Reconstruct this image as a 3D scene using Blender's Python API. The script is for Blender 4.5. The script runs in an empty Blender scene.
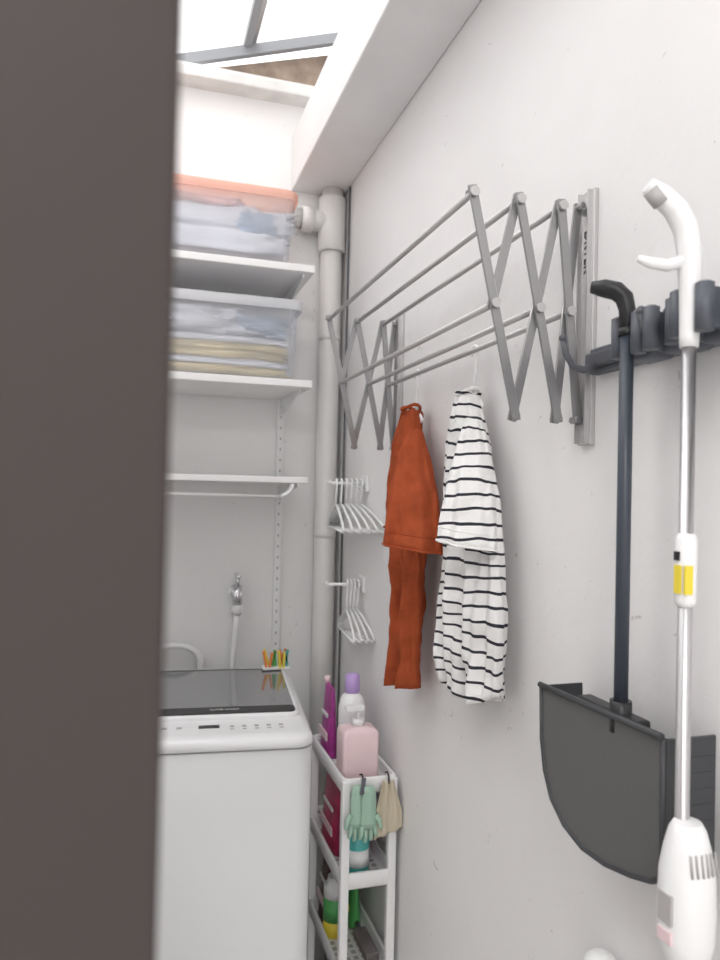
import bpy, bmesh, math, random
from mathutils import Vector, Matrix, noise
random.seed(4)
sc=bpy.context.scene
sc.view_settings.view_transform='Standard'

# ---------------------------------------------------------------- materials
def mat(name,col,rough=.5,metal=0,var=0,scale=8,bump=0,bscale=60,trans=0,spec=.5,translucent=0,coat=0):
    m=bpy.data.materials.new(name); m.use_nodes=True
    nt=m.node_tree; n=nt.nodes; l=nt.links
    p=n['Principled BSDF']; out=n['Material Output']
    p.inputs['Base Color'].default_value=(*col,1)
    p.inputs['Roughness'].default_value=rough
    p.inputs['Metallic'].default_value=metal
    p.inputs['Specular IOR Level'].default_value=spec
    p.inputs['Coat Weight'].default_value=coat
    tc=n.new('ShaderNodeTexCoord')
    if var:
        nz=n.new('ShaderNodeTexNoise'); nz.inputs['Scale'].default_value=scale; nz.inputs['Detail'].default_value=5
        l.new(tc.outputs['Object'],nz.inputs['Vector'])
        r=n.new('ShaderNodeValToRGB')
        r.color_ramp.elements[0].position=.3; r.color_ramp.elements[1].position=.7
        r.color_ramp.elements[0].color=(*[max(0,c*(1-var)) for c in col],1)
        r.color_ramp.elements[1].color=(*[min(1,c*(1+var)) for c in col],1)
        l.new(nz.outputs['Fac'],r.inputs[0]); l.new(r.outputs[0],p.inputs['Base Color'])
    if bump:
        nz=n.new('ShaderNodeTexNoise'); nz.inputs['Scale'].default_value=bscale; nz.inputs['Detail'].default_value=4
        l.new(tc.outputs['Object'],nz.inputs['Vector'])
        b=n.new('ShaderNodeBump'); b.inputs['Strength'].default_value=bump; b.inputs['Distance'].default_value=.01
        l.new(nz.outputs['Fac'],b.inputs['Height']); l.new(b.outputs[0],p.inputs['Normal'])
    if trans:
        t=n.new('ShaderNodeBsdfTransparent'); mx=n.new('ShaderNodeMixShader')
        t.inputs[0].default_value=(min(1,col[0]*1.1),min(1,col[1]*1.1),min(1,col[2]*1.1),1)
        mx.inputs[0].default_value=trans
        l.new(p.outputs[0],mx.inputs[1]); l.new(t.outputs[0],mx.inputs[2]); l.new(mx.outputs[0],out.inputs[0])
    return m

def wallmat(name,col):
    m=bpy.data.materials.new(name); m.use_nodes=True
    nt=m.node_tree; n=nt.nodes; l=nt.links; p=n['Principled BSDF']
    p.inputs['Roughness'].default_value=.5; p.inputs['Specular IOR Level'].default_value=.35
    tc=n.new('ShaderNodeTexCoord')
    def nz(s,d,dist=0):
        a=n.new('ShaderNodeTexNoise'); a.inputs['Scale'].default_value=s; a.inputs['Detail'].default_value=d
        a.inputs['Distortion'].default_value=dist
        l.new(tc.outputs['Object'],a.inputs['Vector']); return a
    a=nz(3.2,8); r=n.new('ShaderNodeValToRGB')
    r.color_ramp.elements[0].position=.32; r.color_ramp.elements[1].position=.62
    r.color_ramp.elements[0].color=(*[c*.96 for c in col],1); r.color_ramp.elements[1].color=(*col,1)
    l.new(a.outputs['Fac'],r.inputs[0])
    s=nz(46,3,1.2); r2=n.new('ShaderNodeValToRGB')
    r2.color_ramp.elements[0].position=.72; r2.color_ramp.elements[1].position=.75
    r2.color_ramp.elements[0].color=(1,1,1,1); r2.color_ramp.elements[1].color=(.74,.72,.70,1)
    l.new(s.outputs['Fac'],r2.inputs[0])
    mx=n.new('ShaderNodeMix'); mx.data_type='RGBA'; mx.blend_type='MULTIPLY'; mx.inputs[0].default_value=1
    l.new(r.outputs[0],mx.inputs[6]); l.new(r2.outputs[0],mx.inputs[7]); l.new(mx.outputs[2],p.inputs['Base Color'])
    c=nz(16,5,.3); b=n.new('ShaderNodeBump'); b.inputs['Strength'].default_value=.22; b.inputs['Distance'].default_value=.010
    l.new(c.outputs['Fac'],b.inputs['Height']); l.new(b.outputs[0],p.inputs['Normal'])
    return m

M={}
M['wall']=wallmat('painted_plaster',(.86,.845,.845))
M['wallb']=wallmat('painted_plaster_back',(.88,.875,.87))
M['beam']=mat('beam_paint',(.85,.84,.84),.6,var=.04,scale=5,bump=.2,bscale=14)
M['white']=mat('white_plastic',(.86,.86,.86),.35)
M['whitew']=mat('weathered_white',(.74,.73,.71),.6,var=.12,scale=12,bump=.3,bscale=25)
M['shelf']=mat('white_laminate',(.87,.86,.86),.4)
M['pvc']=mat('pvc_white',(.82,.81,.79),.4,var=.04,scale=6)
M['machine']=mat('machine_shell',(.74,.745,.75),.35)
M['machtop']=mat('machine_top',(.84,.845,.855),.3)
M['smoke']=mat('smoked_lid',(.16,.165,.17),.10,spec=.8,coat=.6)
M['black']=mat('black_plastic',(.018,.018,.02),.4)
M['dark']=mat('dark_grey_plastic',(.10,.105,.12),.45)
M['clip']=mat('slate_grip_rubber',(.095,.105,.125),.45)
M['pan']=mat('dustpan_grey',(.115,.115,.113),.55,bump=.08,bscale=200)
M['pan2']=mat('dustpan_dark',(.048,.050,.055),.5)
M['navy']=mat('painted_steel_slate',(.05,.06,.08),.4)
M['steel']=mat('brushed_steel',(.60,.59,.60),.3,metal=.85)
M['alu']=mat('grey_aluminium',(.54,.53,.53),.33,metal=.6)
M['alud']=mat('grey_steel_arm',(.34,.335,.34),.33,metal=.6)
M['chrome']=mat('chrome',(.7,.7,.72),.15,metal=1)
M['orange']=mat('rust_cotton',(.34,.072,.028),.95,var=.14,scale=30,bump=.4,bscale=60,spec=.1)
M['box']=mat('clear_polypropylene',(.87,.88,.91),.25,trans=.72)
M['lidc']=mat('clear_lid',(.88,.88,.90),.25,trans=.5)
M['lido']=mat('peach_lid',(.93,.60,.50),.3,trans=.45)
M['clothw']=mat('white_cloth',(.76,.76,.79),.95,var=.12,scale=9,bump=.5,bscale=14)
M['clothb']=mat('bluegrey_cloth',(.36,.44,.54),.95,var=.35,scale=12,bump=.5,bscale=14)
M['clothy']=mat('cream_cloth',(.72,.60,.34),.95,var=.2,scale=14,bump=.5,bscale=18)
M['clothg']=mat('grey_cloth',(.22,.19,.19),.95,var=.3,scale=20)
M['clothp']=mat('pink_cloth',(.75,.48,.45),.95,var=.2,scale=14,bump=.5,bscale=18)
M['magenta']=mat('magenta_pouch',(.50,.03,.12),.3,var=.35,scale=40)
M['purple']=mat('purple_pouch',(.38,.04,.26),.3,var=.35,scale=45)
M['lilac']=mat('lilac_plastic',(.48,.33,.66),.35)
M['pink']=mat('pale_pink',(.84,.64,.66),.4)
M['teal']=mat('teal_plastic',(.10,.48,.45),.35)
M['green']=mat('green_plastic',(.10,.42,.12),.4)
M['yellow']=mat('yellow_plastic',(.85,.68,.06),.4)
M['orangep']=mat('orange_plastic',(.85,.25,.05),.4)
M['mint']=mat('mint_rubber',(.36,.53,.42),.5,bump=.2,bscale=80)
M['beige']=mat('beige_cloth',(.62,.55,.42),.95,bump=.4,bscale=40)
M['brown']=mat('brown_bag',(.14,.07,.06),.5,var=.4,scale=30)
M['ply']=mat('weathered_plywood',(.30,.23,.18),.85,var=.4,scale=16,bump=.4)
M['door']=mat('dark_brown_paint',(.052,.042,.040),.6,spec=.2)
M['floor']=mat('floor_tile',(.62,.58,.55),.35,var=.08)
M['label']=mat('label_grey',(.45,.43,.43),.5)
M['pane']=mat('polycarbonate_pane',(.92,.95,.98),.3,trans=.8)
M['frame']=mat('skylight_frame_grey',(.30,.31,.33),.5)
def stripes():
    m=bpy.data.materials.new('striped_cotton'); m.use_nodes=True
    nt=m.node_tree; n=nt.nodes; l=nt.links; p=n['Principled BSDF']; p.inputs['Roughness'].default_value=.95
    p.inputs['Specular IOR Level'].default_value=.1
    tc=n.new('ShaderNodeTexCoord'); sp=n.new('ShaderNodeSeparateXYZ'); l.new(tc.outputs['Object'],sp.inputs[0])
    nz=n.new('ShaderNodeTexNoise'); nz.inputs['Scale'].default_value=9; l.new(tc.outputs['Object'],nz.inputs['Vector'])
    a=n.new('ShaderNodeMath'); a.operation='MULTIPLY_ADD'; a.inputs[1].default_value=.035
    l.new(nz.outputs['Fac'],a.inputs[0]); l.new(sp.outputs['Z'],a.inputs[2])
    d=n.new('ShaderNodeMath'); d.operation='DIVIDE'; d.inputs[1].default_value=.0205; l.new(a.outputs[0],d.inputs[0])
    f=n.new('ShaderNodeMath'); f.operation='FRACT'; l.new(d.outputs[0],f.inputs[0])
    g=n.new('ShaderNodeMath'); g.operation='LESS_THAN'; g.inputs[1].default_value=.20; l.new(f.outputs[0],g.inputs[0])
    mx=n.new('ShaderNodeMix'); mx.data_type='RGBA'; l.new(g.outputs[0],mx.inputs[0])
    mx.inputs[6].default_value=(.82,.81,.80,1); mx.inputs[7].default_value=(.04,.04,.05,1)
    l.new(mx.outputs[2],p.inputs['Base Color'])
    n2=n.new('ShaderNodeTexNoise'); n2.inputs['Scale'].default_value=60; l.new(tc.outputs['Object'],n2.inputs['Vector'])
    b=n.new('ShaderNodeBump'); b.inputs['Strength'].default_value=.3; b.inputs['Distance'].default_value=.01
    l.new(n2.outputs['Fac'],b.inputs['Height']); l.new(b.outputs[0],p.inputs['Normal'])
    return m
M['stripe']=stripes()

# ---------------------------------------------------------------- mesh builder
class B:
    def __init__(s,name): s.name=name; s.v=[]; s.f=[]; s.mi=[]; s.sm=[]; s.mats=[]
    def add(s,vs,fs,m,smooth=False,smf=None):
        if m not in s.mats: s.mats.append(m)
        k=len(s.v); i=s.mats.index(m)
        s.v+= [tuple(v) for v in vs]
        for j,f in enumerate(fs):
            s.f.append([k+a for a in f]); s.mi.append(i); s.sm.append(smf[j] if smf else smooth)
    def box(s,x0,x1,y0,y1,z0,z1,m,bev=0,seg=2,rot=None,piv=None):
        bm=bmesh.new(); bmesh.ops.create_cube(bm,size=1)
        c=Vector(((x0+x1)/2,(y0+y1)/2,(z0+z1)/2))
        for v in bm.verts:
            v.co=Vector((v.co.x*(x1-x0),v.co.y*(y1-y0),v.co.z*(z1-z0)))
        if bev: bmesh.ops.bevel(bm,geom=bm.edges[:],offset=bev,segments=seg,profile=.5,affect='EDGES')
        R=rot or Matrix.Identity(3)
        pv=Vector(piv) if piv else c
        bm.verts.index_update()
        vs=[R@(v.co+c-pv)+pv for v in bm.verts]
        fs=[[v.index for v in f.verts] for f in bm.faces]
        s.add(vs,fs,m,bool(bev) and seg>2); bm.free()
    def tube(s,pts,r,m,n=12,caps=True,closed=False,flat=None):
        pts=[Vector(p) for p in pts]; N=len(pts)
        rs=r if isinstance(r,(list,tuple)) else [r]*N
        T=[]
        for i in range(N):
            if closed: t=pts[(i+1)%N]-pts[i-1]
            else: t=pts[min(i+1,N-1)]-pts[max(i-1,0)]
            T.append(t.normalized())
        up=Vector((0,0,1)) if abs(T[0].z)<.9 else Vector((1,0,0))
        u=T[0].cross(up).normalized(); vs=[]
        for i in range(N):
            u=(u-T[i]*u.dot(T[i])).normalized(); w=T[i].cross(u)
            for k in range(n):
                a=2*math.pi*k/n; vs.append(pts[i]+(u*math.cos(a)+w*math.sin(a)*(flat or 1))*rs[i])
        fs=[];sm=[]
        for i in range(N if closed else N-1):
            j=(i+1)%N
            for k in range(n):
                fs.append([i*n+k,i*n+(k+1)%n,j*n+(k+1)%n,j*n+k]); sm.append(True)
        if caps and not closed:
            fs.append(list(range(n))[::-1]); sm.append(False)
            fs.append([(N-1)*n+k for k in range(n)]); sm.append(False)
        s.add(vs,fs,m,smf=sm)
    def strip(s,p0,p1,w,t,side,m):
        p0=Vector(p0);p1=Vector(p1); d=(p1-p0).normalized(); sd=Vector(side).normalized(); q=d.cross(sd).normalized()
        vs=[]
        for p in (p0-d*w/2,p1+d*w/2):
            for a,b in ((-1,-1),(1,-1),(1,1),(-1,1)): vs.append(p+q*a*w/2+sd*b*t/2)
        s.add(vs,[[0,1,2,3],[7,6,5,4],[0,4,5,1],[1,5,6,2],[2,6,7,3],[3,7,4,0]],m)
    def loft(s,rings,m,c0=True,c1=True,smooth=True):
        n=len(rings[0]); vs=[p for r in rings for p in r]; fs=[];sm=[]
        for i in range(len(rings)-1):
            for k in range(n):
                fs.append([i*n+k,i*n+(k+1)%n,(i+1)*n+(k+1)%n,(i+1)*n+k]); sm.append(smooth)
        if c0: fs.append(list(range(n))[::-1]); sm.append(False)
        if c1: fs.append([(len(rings)-1)*n+k for k in range(n)]); sm.append(False)
        s.add(vs,fs,m,smf=sm)
    def lathe(s,x,y,prof,m,n=28,sx=1,sy=1):
        s.loft([[(x+r*sx*math.cos(2*math.pi*k/n),y+r*sy*math.sin(2*math.pi*k/n),z) for k in range(n)] for r,z in prof],m)
    def prism(s,poly,fn,m):
        n=len(poly); a=[fn(p[0],p[1],0) for p in poly]; b=[fn(p[0],p[1],1) for p in poly]
        fs=[list(range(n))[::-1],list(range(n,2*n))]+[[k,(k+1)%n,n+(k+1)%n,n+k] for k in range(n)]
        s.add(a+b,fs,m)
    def blob(s,c,r,m,amp=.15,seed=0,pw=.55,fr=3):
        vs=[];fs=[];U=48;V=24
        for j in range(V+1):
            ph=math.pi*j/V-math.pi/2
            for i in range(U):
                th=2*math.pi*i/U
                f=lambda t:math.copysign(abs(t)**pw,t)
                d=Vector((f(math.cos(ph))*f(math.cos(th)),f(math.cos(ph))*f(math.sin(th)),f(math.sin(ph))))
                k=1+amp*noise.noise(d*fr+Vector((seed,seed*2,0)))
                vs.append((c[0]+d.x*r[0]*k,c[1]+d.y*r[1]*k,c[2]+d.z*r[2]*k))
        for j in range(V):
            for i in range(U): fs.append([j*U+i,j*U+(i+1)%U,(j+1)*U+(i+1)%U,(j+1)*U+i])
        s.add(vs,fs,m,True)
    def finish(s,solid=0,sub=0):
        me=bpy.data.meshes.new(s.name); me.from_pydata(s.v,[],s.f)
        for m in s.mats: me.materials.append(M[m])
        for p,i,q in zip(me.polygons,s.mi,s.sm): p.material_index=i; p.use_smooth=q
        me.update()
        bm=bmesh.new(); bm.from_mesh(me); bmesh.ops.recalc_face_normals(bm,faces=bm.faces[:]); bm.to_mesh(me); bm.free()
        o=bpy.data.objects.new(s.name,me); sc.collection.objects.link(o)
        if solid:
            md=o.modifiers.new('thickness','SOLIDIFY'); md.thickness=solid
        return o

def rrect(cx,cy,hx,hy,r,z,n=6,R=None):
    out=[]
    for q,(sx,sy) in enumerate(((1,1),(-1,1),(-1,-1),(1,-1))):
        for i in range(n+1):
            a=math.pi/2*(q+i/n)
            x=sx*(hx-r)+r*math.cos(a); y=sy*(hy-r)+r*math.sin(a)
            v=Vector((x,y,0))
            if R: v=R@v
            out.append((cx+v.x,cy+v.y,z))
    return out
def arc(fn,a0,a1,n=10): return [fn(a0+(a1-a0)*i/n) for i in range(n+1)]
def text(body,size,loc,rot,m,parent,name):
    c=bpy.data.curves.new(name,'FONT'); c.body=body; c.size=size; c.extrude=.0003; c.align_x='CENTER'; c.align_y='CENTER'
    o=bpy.data.objects.new(name,c); sc.collection.objects.link(o)
    o.matrix_world=Matrix.Translation(loc)@rot.to_4x4(); c.materials.append(M[m])
    o.parent=parent; return o

WX=.54
# ---------------------------------------------------------------- room shell
b=B('wall_right'); b.box(WX,WX+.12,-1.6,2.12,0,2.75,'wall'); b.finish()
b=B('wall_back'); b.box(-1.0,WX,2.0,2.12,0,2.47,'wallb'); b.finish()
b=B('wall_left'); b.box(-1.0,-.88,-1.6,2.0,0,2.6,'wallb'); b.finish()
b=B('floor'); b.box(-1.0,WX+.12,-1.6,2.12,-.1,0,'floor'); b.finish()
b=B('ceiling'); b.box(-1.0,WX,-1.6,.25,2.40,2.5,'beam'); b.finish()
b=B('ceiling_beam'); b.box(.39,WX,.25,2.0,2.226,2.385,'beam',.004); b.finish()
b=B('trim_1'); b.box(-.95,WX,1.94,2.12,2.47,2.50,'whitew',.004)
b.box(-.95,WX,1.97,2.12,2.50,2.522,'whitew',.004); b.finish()
b=B('plywood_panel'); b.prism([(.17,2.522),(.54,2.522),(.54,2.69),(.17,2.575)],lambda x,z,t:(x,2.07+.015*t,z),'ply'); b.finish()
b=B('skylight')
def rz(x): return 2.545+(x-.05)*.343
b.strip((-.9,2.03,rz(-.9)),(.54,2.03,rz(.54)),.028,.02,(0,1,0),'frame')
for x in (-.35,.26):
    b.strip((x,.25,rz(x)+.02),(x,2.03,rz(x)+.02),.026,.02,(1,0,0),'frame')
    b.strip((x+.018,.25,rz(x)+.03),(x+.018,2.03,rz(x)+.03),.008,.015,(1,0,0),'alu')
b.prism([(-.9,rz(-.9)+.04),(.54,rz(.54)+.04),(.54,rz(.54)+.044),(-.9,rz(-.9)+.044)],lambda x,z,t:(x,.25+1.85*t,z),'pane')
b.finish()
b=B('door_1'); b.box(-.55,.008,.2,.24,0.0,2.1,'door',.003,3)
b.tube([(-.03,.239,1.0),(-.03,.28,1.0),(-.13,.28,1.0)],.009,'steel'); b.finish()

# ---------------------------------------------------------------- pipe
b=B('drain_pipe'); px,py=.50,1.955
b.tube([(px,py,0),(px,py,2.225)],.030,'pvc',28)
b.tube([(px,py,2.05),(px,py,2.052),(px,py,2.20),(px,py,2.202)],[.036,.038,.038,.036],'pvc',28)
b.tube([(px,py,2.135),(.41,py,2.135)],.029,'pvc',24)
b.tube([(.445,py,2.135),(.41,py,2.135)],.034,'pvc',24)
b.tube([(.41,py,2.135),(.10,py,2.135)],.027,'pvc',24)
b.tube([(.12,py,2.135),(.09,py,2.135)],.033,'pvc',24)
for z in (.5,1.25,1.8): b.tube([(px,py,z),(px,py,z+.02)],.0308,'pvc',28)
b.finish()
b=B('power_cable'); b.tube([(.535,1.90,2.22),(.5355,1.905,1.9),(.535,1.902,1.5),(.535,1.90,1.1),(.535,1.9,.0)],.003,'dark',8); b.finish()

# ---------------------------------------------------------------- shelves
b=B('wall_shelving')
for z in (1.915,1.632):
    b.box(-.5,.40,1.72,1.992,z,z+.018,'shelf',.002)
b.box(-.5,.40,1.74,1.992,1.398,1.413,'shelf',.002)
for x in (.375,-.3):
    b.box(x-.010,x+.010,1.988,2.0,.7,2.0,'white',.001)
    for k in range(40): b.box(x-.002,x+.002,1.9865,1.989,.74+k*.03,.747+k*.03,'label')
    for z in (1.915,1.632,1.398):
        b.prism([(1.988,z),(1.74,z),(1.74,z-.008),(1.988,z-.045)],lambda y,zz,t:(x-.0015+.003*t,y,zz),'white')
for yy in (1.735,1.76):
    b.tube([(-.5,yy,1.366),(.33,yy,1.366)]+arc(lambda a:(.33+.03*math.sin(a),yy,1.396-.03*math.cos(a)),0,math.pi/2,6),.004,'white',8)
b.finish()

# ---------------------------------------------------------------- storage boxes
def storage(name,x0,x1,y0,y1,z0,h,lid,contents):
    b=B(name); cx,cy=(x0+x1)/2,(y0+y1)/2; hx,hy=(x1-x0)/2,(y1-y0)/2
    zz=[0,.004,.02,.5,.86,.90,.905,.94]; inn=[.022,.016,.013,.008,.004,.004,-.004,-.004]
    b.loft([rrect(cx,cy,hx-i,hy-i,.025,z0+h*f) for f,i in zip(zz,inn)],'box',True,False)
    b.loft([rrect(cx,cy,hx+.006-i,hy+.006-i,.028,z0+h*f) for f,i in ((.86,0),(.96,0),(.985,.004),(1.0,.014),(1.0,.03),(.98,.036))],lid,False,True)
    b.box(cx-.19,cx-.15,y0-.012,y0-.004,z0+h*.72,z0+h*.93,lid,.003)
    b.box(x1-.004,x1+.004,cy-.04,cy+.04,z0+h*.72,z0+h*.84,'box',.002)
    contents(b,cx,cy,hx,hy,z0,h)
    return b.finish()
def c1(b,cx,cy,hx,hy,z,h):
    b.box(cx-hx*.88,cx+hx*.88,cy-hy*.78,cy+hy*.78,z+.007,z+.020,'clothg',.003)
    b.blob((cx,cy,z+.052),(hx*.90,hy*.76,.032),'clothw',.22,1,.4)
    b.blob((cx+.04,cy,z+.108),(hx*.80,hy*.74,.036),'clothw',.30,5,.5,4)
    b.blob((cx+.14,cy-.045,z+.10),(.05,hy*.30,.03),'clothb',.3,9,.6)
    b.blob((cx-.02,cy-.03,z+.142),(hx*.55,hy*.5,.012),'clothp',.3,12,.5)
def c2(b,cx,cy,hx,hy,z,h):
    for k,(mm,t,dx) in enumerate((('clothy',.012,0),('clothw',.010,.006),('clothy',.012,-.004),('clothy',.011,.004),('clothw',.009,0))):
        b.blob((cx+dx,cy,z+.020+k*.0185),(hx*.89,hy*.80,t),mm,.14,k*3,.35,5)
    b.blob((cx-.02,cy-.01,z+.140),(hx*.66,hy*.74,.036),'clothw',.45,4,.55,4)
    b.blob((cx+.15,cy,z+.135),(.072,hy*.72,.032),'clothb',.4,8,.6,4)
storage('storage_box',-.12,.355,1.735,1.915,1.9335,.185,'lido',c1)
storage('storage_box',-.12,.372,1.735,1.975,1.6505,.20,'lidc',c2)

# ---------------------------------------------------------------- washing machine
ang=math.radians(-5.9); R3=Matrix.Rotation(ang,3,'Z'); mc=Vector((.094,1.636,0))
b=B('washing_machine')
def P(x,y,z): return R3@Vector((x,y,z))+mc
def mr(cx,cy,hx,hy,r,z):
    c=P(cx,cy,0); return rrect(c.x,c.y,hx,hy,r,z,R=R3)
b.loft([mr(0,0,.268,.257,.03,z) for z in (.03,.035,.886)],'machine')
b.loft([mr(0,0,.264,.253,.03,z) for z in (.886,.889)],'label',False,False)
b.loft([mr(0,0,hx,hy,.034,z) for hx,hy,z in ((.268,.258,.889),(.27,.26,.891),(.27,.26,.900),(.268,.257,.906),(.262,.250,.911),(.252,.236,.914))],'machtop')
b.loft([mr(.0,.045,hx,hy,.03,z) for hx,hy,z in ((.256,.196,.913),(.256,.196,.919),(.252,.192,.923),(.245,.184,.923))],'machtop',False,False)
b.loft([mr(0,.047,.248,.184,.025,z) for z in (.915,.9215)],'smoke')
b.loft([mr(0,-.122,.245,.020,.012,z) for z in (.9215,.926)],'black')
def mbox(x0,x1,y0,y1,z0,z1,m,bev=0):
    c=P((x0+x1)/2,(y0+y1)/2,0)
    b.box(c.x-(x1-x0)/2,c.x+(x1-x0)/2,c.y-(y1-y0)/2,c.y+(y1-y0)/2,z0,z1,m,bev,2,rot=R3)
mbox(.05,.09,-.200,-.184,.912,.9152,'black')
for k in range(5): mbox(.11+k*.024,.118+k*.024,-.198,-.190,.912,.9152,'label')
for k in range(7): mbox(-.16+k*.028,-.150+k*.028,-.198,-.19,.912,.9152,'label')
for k in range(5): mbox(.11+k*.024,.118+k*.024,-.212,-.209,.912,.9152,'label')
for sx in (-1,1):
    for sy in (-1,1):
        c=P(sx*.22,sy*.21,0); b.lathe(c.x,c.y,[(.02,0),(.022,.005),(.018,.03)],'dark',16)
wm=b.finish()
text('AUTO WASH',.010,P(.10,-.122,.9266),R3,'white',wm,'panel_lettering')

b=B('water_tap'); tx,tz=.262,1.10
b.tube([(tx,2.0,tz),(tx,1.994,tz)],.018,'chrome',20); b.tube([(tx,1.995,tz),(tx,1.945,tz)],.010,'chrome',14)
b.tube([(tx,1.955,tz-.03),(tx,1.955,tz+.02)],.012,'chrome',14); b.tube([(tx,1.955,tz+.02),(tx,1.955,tz+.045)],.005,'chrome',10)
b.box(tx-.006,tx+.006,1.93,1.985,tz+.043,tz+.052,'chrome',.003)
b.tube([(tx,1.955,tz-.055),(tx,1.955,tz-.03)],.014,'white',14)
b.tube([(tx,1.955,tz-.055),(tx-.002,1.958,1.0),(tx-.008,1.965,.93),(tx-.01,1.968,.8),(tx-.01,1.968,.5)],.009,'white',12); b.finish()
b=B('drain_hose'); b.tube([(.03,1.965,.0),(.03,1.965,.90)]+arc(lambda a:(.10-.07*math.cos(a),1.965,.92+.045*math.sin(a)),0,math.pi,14)+[(.17,1.965,.86),(.17,1.965,.0)],.009,'white',12); b.finish()
b=B('clothespin_bundle')
for k,(mm,dx,dy,t) in enumerate((('orangep',-.03,.0,-.2),('green',-.012,.01,.1),('yellow',.004,-.005,-.1),('teal',.018,.008,.2),('orangep',.01,.02,.3),('yellow',-.02,.02,-.3))):
    x,y=.352+dx,1.825+dy
    b.strip((x,y,.928),(x+.04*t,y,.968),.005,.010,(0,1,0),mm); b.strip((x+.008,y,.928),(x+.008-.03*t,y,.964),.005,.010,(0,1,0),mm)
b.box(.312,.382,1.815,1.850,.9232,.930,'white',.003)
b.finish()

# ---------------------------------------------------------------- wall drying rack
b=B('wall_drying_rack'); YN,YF=.790,1.477
nx=[.375,.438,.497,.525]; zt,zb,zm=1.747,1.477,1.612
for Y,sg in ((YN,1),(YF,-1)):
    b.box(.5335,WX,Y-.020,Y+.008,1.445,1.767,'alu',.001)
    for q in (-.016,.004): b.box(.5265,.534,Y+q-.0012,Y+q+.0012,1.447,1.765,'alu')
    a=.0035
    for (x0,z0),(x1,z1),o in (((nx[0],zt),(nx[1],zb),-1),((nx[1],zt),(nx[2],zb),-1),((nx[2],zt),(nx[3],zb),-1),
                        ((nx[1],zt),((nx[0]+nx[1])/2,zm),1),((nx[1],zb),(nx[2],zt),1),((nx[2],zb),(nx[3],zt),1)):
        b.strip((x0,Y+o*a,z0),(x1,Y+o*a,z1),.0105,.004,(0,1,0),'alud')
        d=Vector((x1-x0,0,z1-z0)).normalized(); q=Vector((d.z,0,-d.x))*.0052
        b.tube([Vector((x0,Y+o*a,z0))-q,Vector((x1,Y+o*a,z1))-q],.0014,'alu',8)
    for x,z in [(nx[i],zt) for i in range(4)]+[(nx[i],zb) for i in range(1,4)]+[((nx[i]+nx[i+1])/2,zm) for i in range(3)]:
        b.tube([(x,Y-.008,z),(x,Y+.008,z)],.0045,'alud',12)
for x,z in [(nx[i],zt-.004) for i in range(3)]+[((nx[i]+nx[i+1])/2,zm) for i in range(3)]:
    b.tube([(x,YN,z),(x,YF,z)],.0042,'alu',12)
    b.tube([(x,YN-.011,z),(x,YN-.007,z)],.006,'alu',12)
for z in (1.46,1.757):
    b.tube([(.5335,YN-.009,z),(.532,YN-.009,z)],.004,'chrome',10)
rk=b.finish()
# letters run down the channel: local x -> -z, local y -> +(-y) side, facing -x
text('DRYER',.018,Vector((.5328,YN-.0065,1.69)),Matrix(((0,0,-1),(0,1,0),(1,0,0))).transposed()@Matrix.Identity(3) if False else Matrix(((0,0,-1),(0,-1,0),(-1,0,0))),'black',rk,'rack_lettering')

# ---------------------------------------------------------------- hangers
def hanger(b,x,y,z,ang,hw,m='white',r=.0028,drop=.05,hk=.05,tri=True):
    d=Vector((math.sin(ang),math.cos(ang),0)); c=Vector((x,y,z))
    R=.011
    pts=[c+d*(R*math.cos(a))+Vector((0,0,-R+.0035+R*math.sin(a)+.0)) for a in [math.pi*k/8 for k in range(-1,9)]]
    pts+= [c+Vector((0,0,-R-.012))+d*(-R*.6), c+Vector((0,0,-hk*.7)), c+Vector((0,0,-hk))]
    b.tube(pts,r*.8,m,8)
    t=c+Vector((0,0,-hk)); L=t+d*hw+Vector((0,0,-drop)); Rr=t-d*hw+Vector((0,0,-drop))
    up=Vector((0,0,1))
    path=[t,t+d*hw*.3-up*drop*.2,t+d*hw*.75-up*drop*.65,L,L-up*.006-d*.004]
    p2=[t,t-d*hw*.3-up*drop*.2,t-d*hw*.75-up*drop*.65,Rr,Rr-up*.006+d*.004]
    b.tube(path,r,m,8); b.tube(p2,r,m,8)
    if tri: b.tube([path[-1],p2[-1]],r,m,8)
for nm,Y,z,n,spread,hwid,hk,dr in (('hanger_rail',1.70,1.40,6,.0125,.15,.058,.055),('hanger_rail',1.71,1.152,4,.009,.105,.070,.055)):
    b=B(nm)
    b.box(.532,WX,Y-.02,Y+.02,z-.02,z+.02,'white',.003)
    b.tube([(.534,Y,z),(.445,Y,z)],.004,'white',10); b.tube([(.445,Y,z),(.442,Y,z+.006)],.006,'white',10)
    b.tube([(.534,Y,z-.012),(.48,Y,z)],.003,'white',8); b.finish()
    for k in range(n):
        h=B('clothes_hanger'); hanger(h,.524-k*spread,Y,z+.0075,(.14*k-.3 if n>4 else .2*k-.35)*.35,hwid,drop=dr,hk=hk,r=.0032)
        h.finish()

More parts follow.
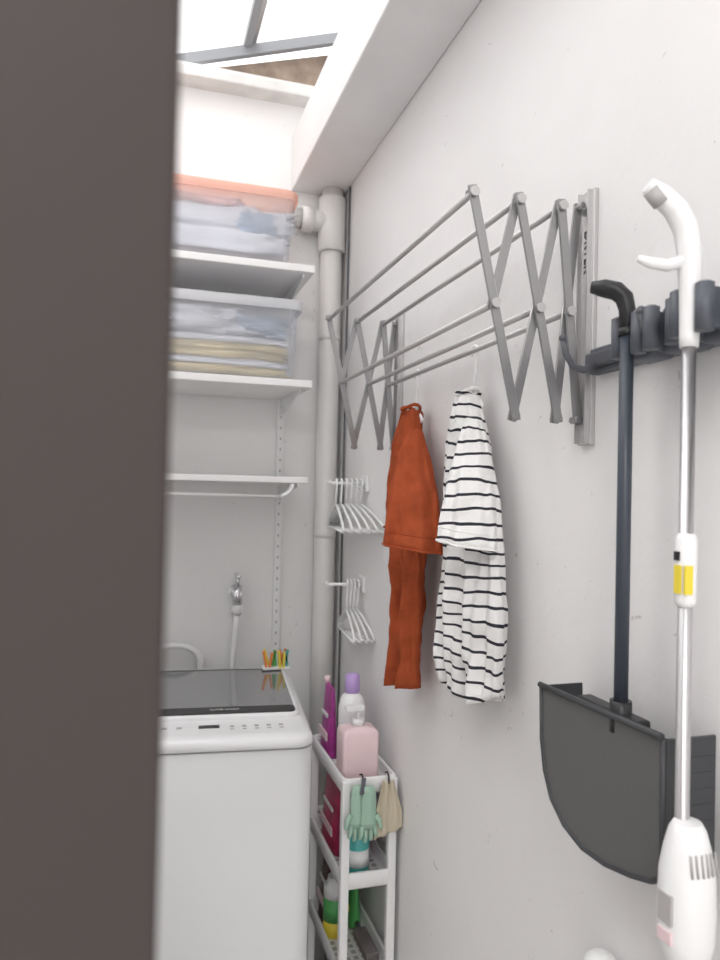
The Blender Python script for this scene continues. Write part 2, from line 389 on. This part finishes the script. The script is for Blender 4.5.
# ---------------------------------------------------------------- garments
def lerp(a,b,t): return tuple(x+(y-x)*t for x,y in zip(a,b))
def garment(name,m,body,sleeves,hook,seed,zoff=lambda a:0,crump=1):
    g=B(name); N=168; rings=[]
    full=[]
    for i in range(len(body)-1):
        for k in range(10): full.append(lerp(body[i],body[i+1],k/10))
    full.append(body[-1])
    zmin=body[0][0]; zmax=body[-1][0]
    for z,cy,hw,cx,th in full:
        f=(z-zmin)/(zmax-zmin); ring=[]
        fa=(1-f)**.45
        for k in range(N):
            a=2*math.pi*k/N
            ca=math.copysign(abs(math.cos(a))**.85,math.cos(a)); sa=math.copysign(abs(math.sin(a))**.8,math.sin(a))
            yy=math.cos(a)*hw
            fx=.0085*math.sin(yy*105+seed+2.5*f+1.5*math.sin(f*5+seed))*fa + .0045*math.sin(yy*230-seed+4*f)*fa
            n1=noise.noise(Vector((math.cos(a)*1.5,math.sin(a)*1.5,z*12+seed)))
            n2=noise.noise(Vector((math.cos(a)*3+z*9,math.sin(a)*3,z*26+seed)))
            n3=noise.noise(Vector((yy*70+z*25,seed,z*45)))
            ed=math.sin(a)**2
            x=cx+th*sa+ (fx+ .012*n1*fa+.007*n2+.004*n3)*crump*(.3+.7*ed)
            ring.append((min(x,.534), cy+hw*ca*(1+.04*crump*math.sin(z*31+seed)*fa)+.005*n2*crump, z+zoff(a)*(1-f)**3))
        rings.append(ring)
    g.loft(rings,m,False,False)
    z,cy,hw,cx,th=body[-1]
    g.tube([(cx+th*1.05*math.sin(a),cy+hw*1.05*math.cos(a),z+.002+.008*(math.cos(a))**2) for a in [2*math.pi*k/24 for k in range(24)]],.0032,m,8,closed=True)
    g.tube([Vector(p)+Vector((0,0,.012)) for p in rings[0]],.0008,m,5,closed=True)
    for path,wd,td,th2 in sleeves:
        wd=Vector(wd).normalized(); td=Vector(td).normalized(); rr=[]
        fp=[]
        for i in range(len(path)-1):
            for k in range(7): fp.append(lerp(path[i],path[i+1],k/7))
        fp.append(path[-1])
        for j,(x,y,z,h) in enumerate(fp):
            ring=[]; f=j/(len(fp)-1)
            for k in range(72):
                a=2*math.pi*k/72; ff=1+(.22*f*math.sin(5*a+seed+f)+.16*f*math.sin(9*a-2*f))*crump
                n2=noise.noise(Vector((math.cos(a)*2,math.sin(a)*2,z*30+seed)))
                p=Vector((x,y,z))+wd*h*math.copysign(abs(math.cos(a))**.85,math.cos(a))+td*(th2*(.6+.4*f)*math.sin(a)*ff+.008*n2*crump)
                p.z-=.006*math.cos(a)*f
                p.x=min(p.x,.532)
                ring.append(p)
            rr.append(ring)
        g.loft(rr,m,True,False)
        g.tube([Vector(p)+Vector((0,0,.0015)) for p in rr[-1]],.0020,m,6,closed=True)
        g.tube([Vector(p) for p in rr[-3]],.0010,m,5,closed=True)
    hanger(g,hook[0],hook[1],hook[2],0,.03,'white',.003,drop=.02,hk=.075,tri=False)
    return g.finish(solid=.0012)
garment('orange_tshirt','orange',
 [(1.008,1.306,.062,.496,.018),(1.12,1.300,.064,.496,.018),(1.25,1.296,.068,.496,.020),(1.34,1.303,.076,.495,.022),(1.41,1.306,.073,.495,.023),(1.465,1.308,.058,.497,.022),(1.505,1.311,.040,.499,.020),(1.540,1.313,.024,.503,.016)],
 [([(.495,1.268,1.500,.012),(.480,1.230,1.45,.030),(.458,1.175,1.37,.046),(.446,1.140,1.285,.053)],(.79,-.61,0),(.61,.79,0),.027),
  ([(.50,1.345,1.48,.014),(.50,1.365,1.42,.024),(.50,1.375,1.36,.030),(.50,1.380,1.31,.032)],(.25,.97,0),(.97,-.25,0),.018)],
 (.5135,1.31,1.6165),.7,lambda a:-.012*math.cos(a),1.0)
garment('striped_tshirt','stripe',
 [(1.066,1.022,.106,.496,.022),(1.16,1.020,.100,.496,.022),(1.27,1.018,.090,.496,.022),(1.37,1.025,.080,.495,.023),(1.44,1.040,.066,.495,.023),(1.485,1.051,.048,.497,.021),(1.515,1.055,.034,.499,.019),(1.538,1.058,.024,.503,.016)],
 [([(.495,1.018,1.500,.012),(.483,.993,1.45,.026),(.466,.966,1.38,.038),(.455,.952,1.305,.044)],(.79,-.61,0),(.61,.79,0),.024),
  ([(.50,1.080,1.475,.012),(.50,1.09,1.42,.020),(.505,1.094,1.36,.020),(.505,1.094,1.31,.020)],(.25,.97,0),(.97,-.25,0),.018)],
 (.5135,1.058,1.6165),2.1,lambda a:.03*math.cos(a)**2,1.0)

# ---------------------------------------------------------------- tool holder + tools
DP=(.48,.6325); MP=(.465,.5266)
b=B('broom_holder_rack')
b.box(.526,WX,.32,.765,1.530,1.562,'clip',.003)
b.box(.519,.527,.32,.765,1.537,1.555,'dark',.003)
for y,xp in ((.6325,.48),(.5796,.478),(.5266,.465),(.46,.475),(.395,.475)):
    b.box(.494,.526,y-.021,y+.021,1.524,1.572,'clip',.006,3)
    for q in (-1,1):
        b.tube([(xp+.002,y+q*.0158,1.527),(xp+.002,y+q*.0158,1.569)],.0080,'clip',16)
        b.box(xp,.497,y+q*.018-.004,y+q*.018+.004,1.530,1.566,'clip',.002)
        b.tube([(xp+.002,y+q*.0158,1.569),(xp+.002,y+q*.0158,1.571)],.0050,'label',12)
for y in (.745,.606,.553,.49,.43):
    b.tube([(.525,y,1.54),(.505,y,1.532),(.490,y,1.535),(.480,y,1.550),(.476,y,1.566)],[.005,.0045,.004,.0038,.0034],'dark',10)
    b.blob((.476,y,1.568),(.0048,.0048,.0048),'dark',0,0,1)
b.finish()

b=B('long_handled_dustpan')
x,y=DP
b.tube([(x,y,1.165),(x,y,1.555)],.0072,'navy',18)
b.tube([(x,y,1.55),(x,y,1.575),(.478,.635,1.588),(.472,.640,1.596),(.462,.648,1.600),(.452,.656,1.602)],[.0080,.0085,.0095,.010,.0095,.006],'black',14)
b.tube([(x,y,1.548),(x,y,1.556)],.009,'black',14)
out=[(.768,1.152),(.765,1.09),(.757,1.055),(.742,1.028),(.715,1.009),(.68,1.000),(.64,1.002),(.60,1.011),(.572,1.020),(.560,1.03),(.557,1.045),(.557,1.158)]
b.prism(out,lambda yy,zz,t:(.470+.004*t+.0,yy,zz),'pan')
b.prism([(a,min(z,1.10)) for a,z in out],lambda yy,zz,t:(.524+.003*t,yy,zz),'pan2')
for i in range(len(out)-1):
    (a0,z0),(a1,z1)=out[i],out[i+1]
    d=Vector((a1-a0,z1-z0)).normalized(); nrm=Vector((d.y,-d.x))*.003
    b.prism([(a0,z0),(a1,z1),(a1-nrm.x,z1-nrm.y),(a0-nrm.x,z0-nrm.y)],lambda yy,zz,t:(.471+.056*t,yy,zz),'pan2')
b.tube([(.469,.770,1.153),(.468,.557,1.160)],.0035,'pan2',10)
b.tube([(.470,yy,zz) for yy,zz in out],.0028,'pan2',8)
b.box(.472,.492,.600,.70,1.146,1.160,'black',.003)
b.tube([(x,y,1.14),(x,y,1.172)],.011,'black',14)
for k in range(7): b.box(.482,.524,.5535,.557,1.045+k*.015,1.050+k*.015,'pan2')
b.finish()

b=B('spray_mop'); x,y=MP
b.tube([(x,y,.10),(x,y,1.52)],.0062,'steel',18)
b.tube([(x,y,1.515),(x,y,1.525),(x,y,1.56),(x-.001,y,1.60),(x-.005,y+.001,1.622),(x-.014,y+.003,1.638),(x-.028,y+.006,1.650),(x-.040,y+.008,1.658)],
       [.008,.0085,.009,.0108,.0108,.0105,.0098,.0070],'white',18)
b.tube([(x-.030,y+.003,1.641),(x-.041,y+.004,1.652)],.007,'label',12)
b.tube([(x-.006,y,1.592),(x-.020,y+.006,1.588),(x-.034,y+.010,1.590),(x-.045,y+.014,1.594)],[.006,.0055,.005,.003],'white',12)
b.tube([(x,y,1.285),(x,y,1.29),(x,y,1.345),(x,y,1.35)],[.007,.0095,.0095,.007],'white',18)
b.box(x-.0101,x-.0085,y-.005,y+.003,1.297,1.322,'yellow'); b.box(x-.0105,x-.0085,y-.003,y+.003,1.326,1.334,'black')
b.box(x-.009,x-.001,y-.0103,y-.0080,1.297,1.322,'yellow')
bx,by=x-.001,y-.008
prof=[(.012,1.10),(.016,1.093),(.020,1.078),(.0235,1.058),(.0245,1.025),(.0235,1.0),(.020,.984),(.012,.976)]
b.lathe(bx,by,prof[::-1],'white',28,1,.95)
b.box(bx-.0252,bx-.0225,by-.010,by+.006,1.018,1.043,'label'); b.box(bx-.0251,bx-.0225,by-.010,by+.006,1.002,1.012,'pink')
b.tube([(bx,by,.976),(bx,by,.94)],.009,'dark',14)
for k in range(6): b.tube([(bx-.012+.005*k,by-.0225+abs(k-2.5)*.0008,1.062),(bx-.012+.005*k,by-.0195+abs(k-2.5)*.0006,1.080)],.0010,'label',6)
b.box(x-.10,x+.05,y-.05,y+.05,.055,.075,'white',.008,3); b.box(x-.105,x+.055,y-.055,y+.055,.0,.052,'mint',.01,3)
b.tube([(x,y,.07),(x,y,.13)],.014,'dark',14)
b.finish()

b=B('broom'); x,y=.515,.705
b.tube([(x,y,.2),(x,y,.83)],.009,'steel',14)
b.tube([(x,y,.81),(x,y,.846),(x,y,.857),(x,y,.863),(x,y,.865)],[.017,.0195,.018,.012,.004],'white',20)
b.box(x-.02,x+.02,y-.12,y+.12,.12,.20,'white',.01,3)
for k in range(24): b.tube([(x,y-.11+k*.0096,.0),(x,y-.11+k*.0096,.13)],.0045,'navy',6)
b.finish()

# ---------------------------------------------------------------- slim cart
b=B('slim_storage_cart'); X0,X1,Y0,Y1=.413,.530,1.415,1.70
cx,cy,hx,hy=(X0+X1)/2,(Y0+Y1)/2,(X1-X0)/2,(Y1-Y0)/2
for zt_ in (.794,.602,.410,.218):
    b.loft([rrect(cx,cy,hx-i,hy-i,.012,z) for i,z in ((.004,zt_-.034),(0,zt_-.03),(0,zt_-.002),(.002,zt_),(.006,zt_),(.007,zt_-.004),(.007,zt_-.026))],'white',True,True)
    for i in range(5):
        for j in range(12):
            xx=X0+.022+i*.018; yy=Y0+.03+j*.0205
            b.box(xx-.005,xx+.005,yy-.006,yy+.006,zt_-.0262,zt_-.0258,'label')
for xx in (X0+.008,X1-.008):
    for yy in (Y0+.008,Y1-.008):
        b.box(xx-.009,xx+.009,yy-.009,yy+.009,.06,.79,'white',.003)
        b.tube([(xx,yy-.006,.018),(xx,yy+.006,.018)],.018,'dark',14); b.box(xx-.006,xx+.006,yy-.006,yy+.006,.02,.062,'white')
b.finish()
def T(i): return (.7685,.5765,.3845,.1925)[i]
b=B('soap_pump_bottle'); z=T(0); x,y=.460,1.475
b.loft([rrect(x,y,i,j,.008,z+h) for i,j,h in ((.036,.028,0),(.039,.031,.004),(.039,.031,.103),(.036,.028,.110),(.016,.014,.116))],'pink')
b.tube([(x,y,z+.115),(x,y,z+.13)],.013,'white',18); b.tube([(x,y,z+.13),(x,y,z+.148)],.005,'white',12)
b.box(x-.028,x+.012,y-.010,y+.010,z+.146,z+.158,'white',.003); b.finish()
b=B('detergent_bottle'); x,y=.472,1.562
b.lathe(x,y,[(.026,z),(.030,z+.005),(.030,z+.13),(.024,z+.15),(.013,z+.162)],'white',28,1,1.1)
b.lathe(x,y,[(.015,z+.160),(.017,z+.164),(.016,z+.198),(.010,z+.202)],'lilac',20)
b.box(x-.015,x+.015,y-.0345,y-.0320,z+.03,z+.10,'lilac',.001); b.finish()
def pouch(name,x,y,z,w,d,h,m,lab):
    b=B(name)
    b.loft([[(x+d*(1-f)**.7*math.cos(a)+.0008*math.cos(a),y+w*(1-.05*f)*math.copysign(abs(math.sin(a))**.7,math.sin(a)),z+h*f) for a in [2*math.pi*k/32 for k in range(32)]] for f in (0,.05,.2,.4,.6,.8,.92,.97,1)],m)
    b.strip((x-d*.93,y-w*.6,z+h*.30),(x-d*.93,y+w*.6,z+h*.30),.018,.003,(1,0,0),lab)
    b.strip((x-d*.72,y-w*.5,z+h*.58),(x-d*.72,y+w*.5,z+h*.58),.008,.003,(1,0,0),'white')
    b.tube([(x,y+w*.6,z+h*.98),(x,y+w*.6,z+h+.012)],.007,lab,12); b.finish()
pouch('refill_pouch',.442,1.642,T(0),.044,.016,.160,'purple','pink')
pouch('refill_pouch',.448,1.605,T(1),.070,.020,.155,'magenta','pink')
pouch('refill_pouch',.500,1.600,T(1),.065,.018,.150,'purple','white')
b=B('cleaner_bottle'); x,y,z=.462,1.468,T(1)
b.lathe(x,y,[(.024,z),(.026,z+.004),(.026,z+.07),(.020,z+.09),(.011,z+.10)],'teal',24); b.lathe(x,y,[(.0265,z+.02),(.0265,z+.055)],'white',24)
b.lathe(x,y,[(.012,z+.10),(.012,z+.118)],'white',16); b.finish()
b=B('cleaner_can'); x,y,z=.446,1.580,T(2)
b.lathe(x,y,[(.022,z),(.024,z+.003),(.024,z+.035)],'yellow',24); b.lathe(x,y,[(.0242,z+.035),(.0242,z+.085)],'green',24)
b.lathe(x,y,[(.0240,z+.085),(.024,z+.11),(.016,z+.12),(.015,z+.13)],'white',24); b.finish()
pouch('snack_bag',.449,1.648,T(2),.036,.018,.155,'brown','pink')
pouch('refill_pouch',.500,1.630,T(2),.050,.018,.15,'green','yellow')
b=B('scrub_brush'); b.box(.485,.515,1.46,1.56,T(2),T(2)+.02,'clothg',.004); b.tube([(.50,1.54,T(2)+.015),(.50,1.575,T(2)+.018)],.005,'dark',10); b.finish()

# gloves + cloth on clips
b=B('rubber_gloves')
for gx,gy,s in ((.440,1.398,1),(.460,1.388,-1)):
    def ov(z,hw,t,ox=0): return [(gx+ox+hw*math.cos(a),gy+t*math.sin(a)*(1+.2*math.sin(3*a)),z) for a in [2*math.pi*k/20 for k in range(20)]]
    b.loft([ov(.788,.010,.005),(ov(.775,.014,.006)),ov(.755,.016,.007),ov(.735,.015,.007),ov(.718,.0175,.008),ov(.705,.017,.007)],'mint')
    for k,(ox,L,an) in enumerate(((-.0125,.026,-.18),(-.0045,.033,-.05),(.004,.031,.06),(.0120,.023,.2))):
        p0=Vector((gx+ox,gy,.709)); b.tube([p0,p0+Vector((math.sin(an)*L*.5,-.002,-L*.5)),p0+Vector((math.sin(an)*L,.001,-L*.92)),p0+Vector((math.sin(an)*L,.002,-L))],[.0048,.0046,.004,.002],'mint',10)
    p0=Vector((gx-s*.014,gy,.73)); b.tube([p0,p0+Vector((-s*.008,-.002,-.012)),p0+Vector((-s*.011,-.003,-.026)),p0+Vector((-s*.011,-.003,-.029))],[.006,.0055,.0045,.002],'mint',10)
b.tube([(.450,1.395,.785),(.450,1.398,.80),(.450,1.408,.805),(.450,1.42,.80)],.002,'black',8)
b.strip((.445,1.388,.776),(.450,1.394,.80),.006,.008,(1,0,0),'dark'); b.finish()
b=B('cleaning_cloth')
NX,NZ=24,20
vs=[];fs=[]
for j in range(NZ):
    f=j/(NZ-1)
    for i in range(NX):
        u=i/(NX-1)-.5
        vs.append((.504+u*(.026+.036*min(1,f*1.6))+.003*f,1.399+.004*math.sin(u*16+f)*(1-.3*f)+.002,.79-f*.108+u*.018*f))
for j in range(NZ-1):
    for i in range(NX-1): fs.append([j*NX+i,j*NX+i+1,(j+1)*NX+i+1,(j+1)*NX+i])
b.add(vs,fs,'beige',True)
b.tube([(.505,1.398,.785),(.505,1.398,.80),(.505,1.408,.805),(.505,1.42,.80)],.002,'black',8)
b.finish(solid=.0015)

# ---------------------------------------------------------------- light
w=bpy.data.worlds.new('sky'); sc.world=w; w.use_nodes=True
bg=w.node_tree.nodes['Background']; bg.inputs[0].default_value=(1,.99,.985,1); bg.inputs[1].default_value=2.15
L=bpy.data.lights.new('skylight_daylight','AREA'); L.shape='RECTANGLE'; L.size=1.1; L.size_y=1.6; L.energy=14; L.color=(1,.99,.97)
o=bpy.data.objects.new('skylight_daylight',L); sc.collection.objects.link(o); o.location=(-.25,1.1,3.3); o.rotation_euler=(0,math.radians(-5),0)
L=bpy.data.lights.new('rear_fill_light','AREA'); L.shape='DISK'; L.size=.5; L.energy=16; L.color=(1,.985,.97)  # unseen fill light added behind the camera to lift the dim lower room
o=bpy.data.objects.new('rear_fill_light',L); sc.collection.objects.link(o); o.location=(-.2,-.55,2.38); o.rotation_euler=(math.radians(25),0,0)

# ---------------------------------------------------------------- camera
cam=bpy.data.cameras.new('camera'); co=bpy.data.objects.new('camera',cam); sc.collection.objects.link(co)
cam.sensor_fit='VERTICAL'; cam.sensor_height=36; cam.lens=27.04; cam.clip_start=.01
R=Matrix.Rotation(math.radians(-17.05),4,'Z')@Matrix.Rotation(math.radians(90.95),4,'X')@Matrix.Rotation(math.radians(1.3),4,'Z')
co.matrix_world=Matrix.Translation((0,0,1.38))@R
cam.dof.use_dof=True; cam.dof.focus_distance=1.05; cam.dof.aperture_fstop=6
sc.camera=co
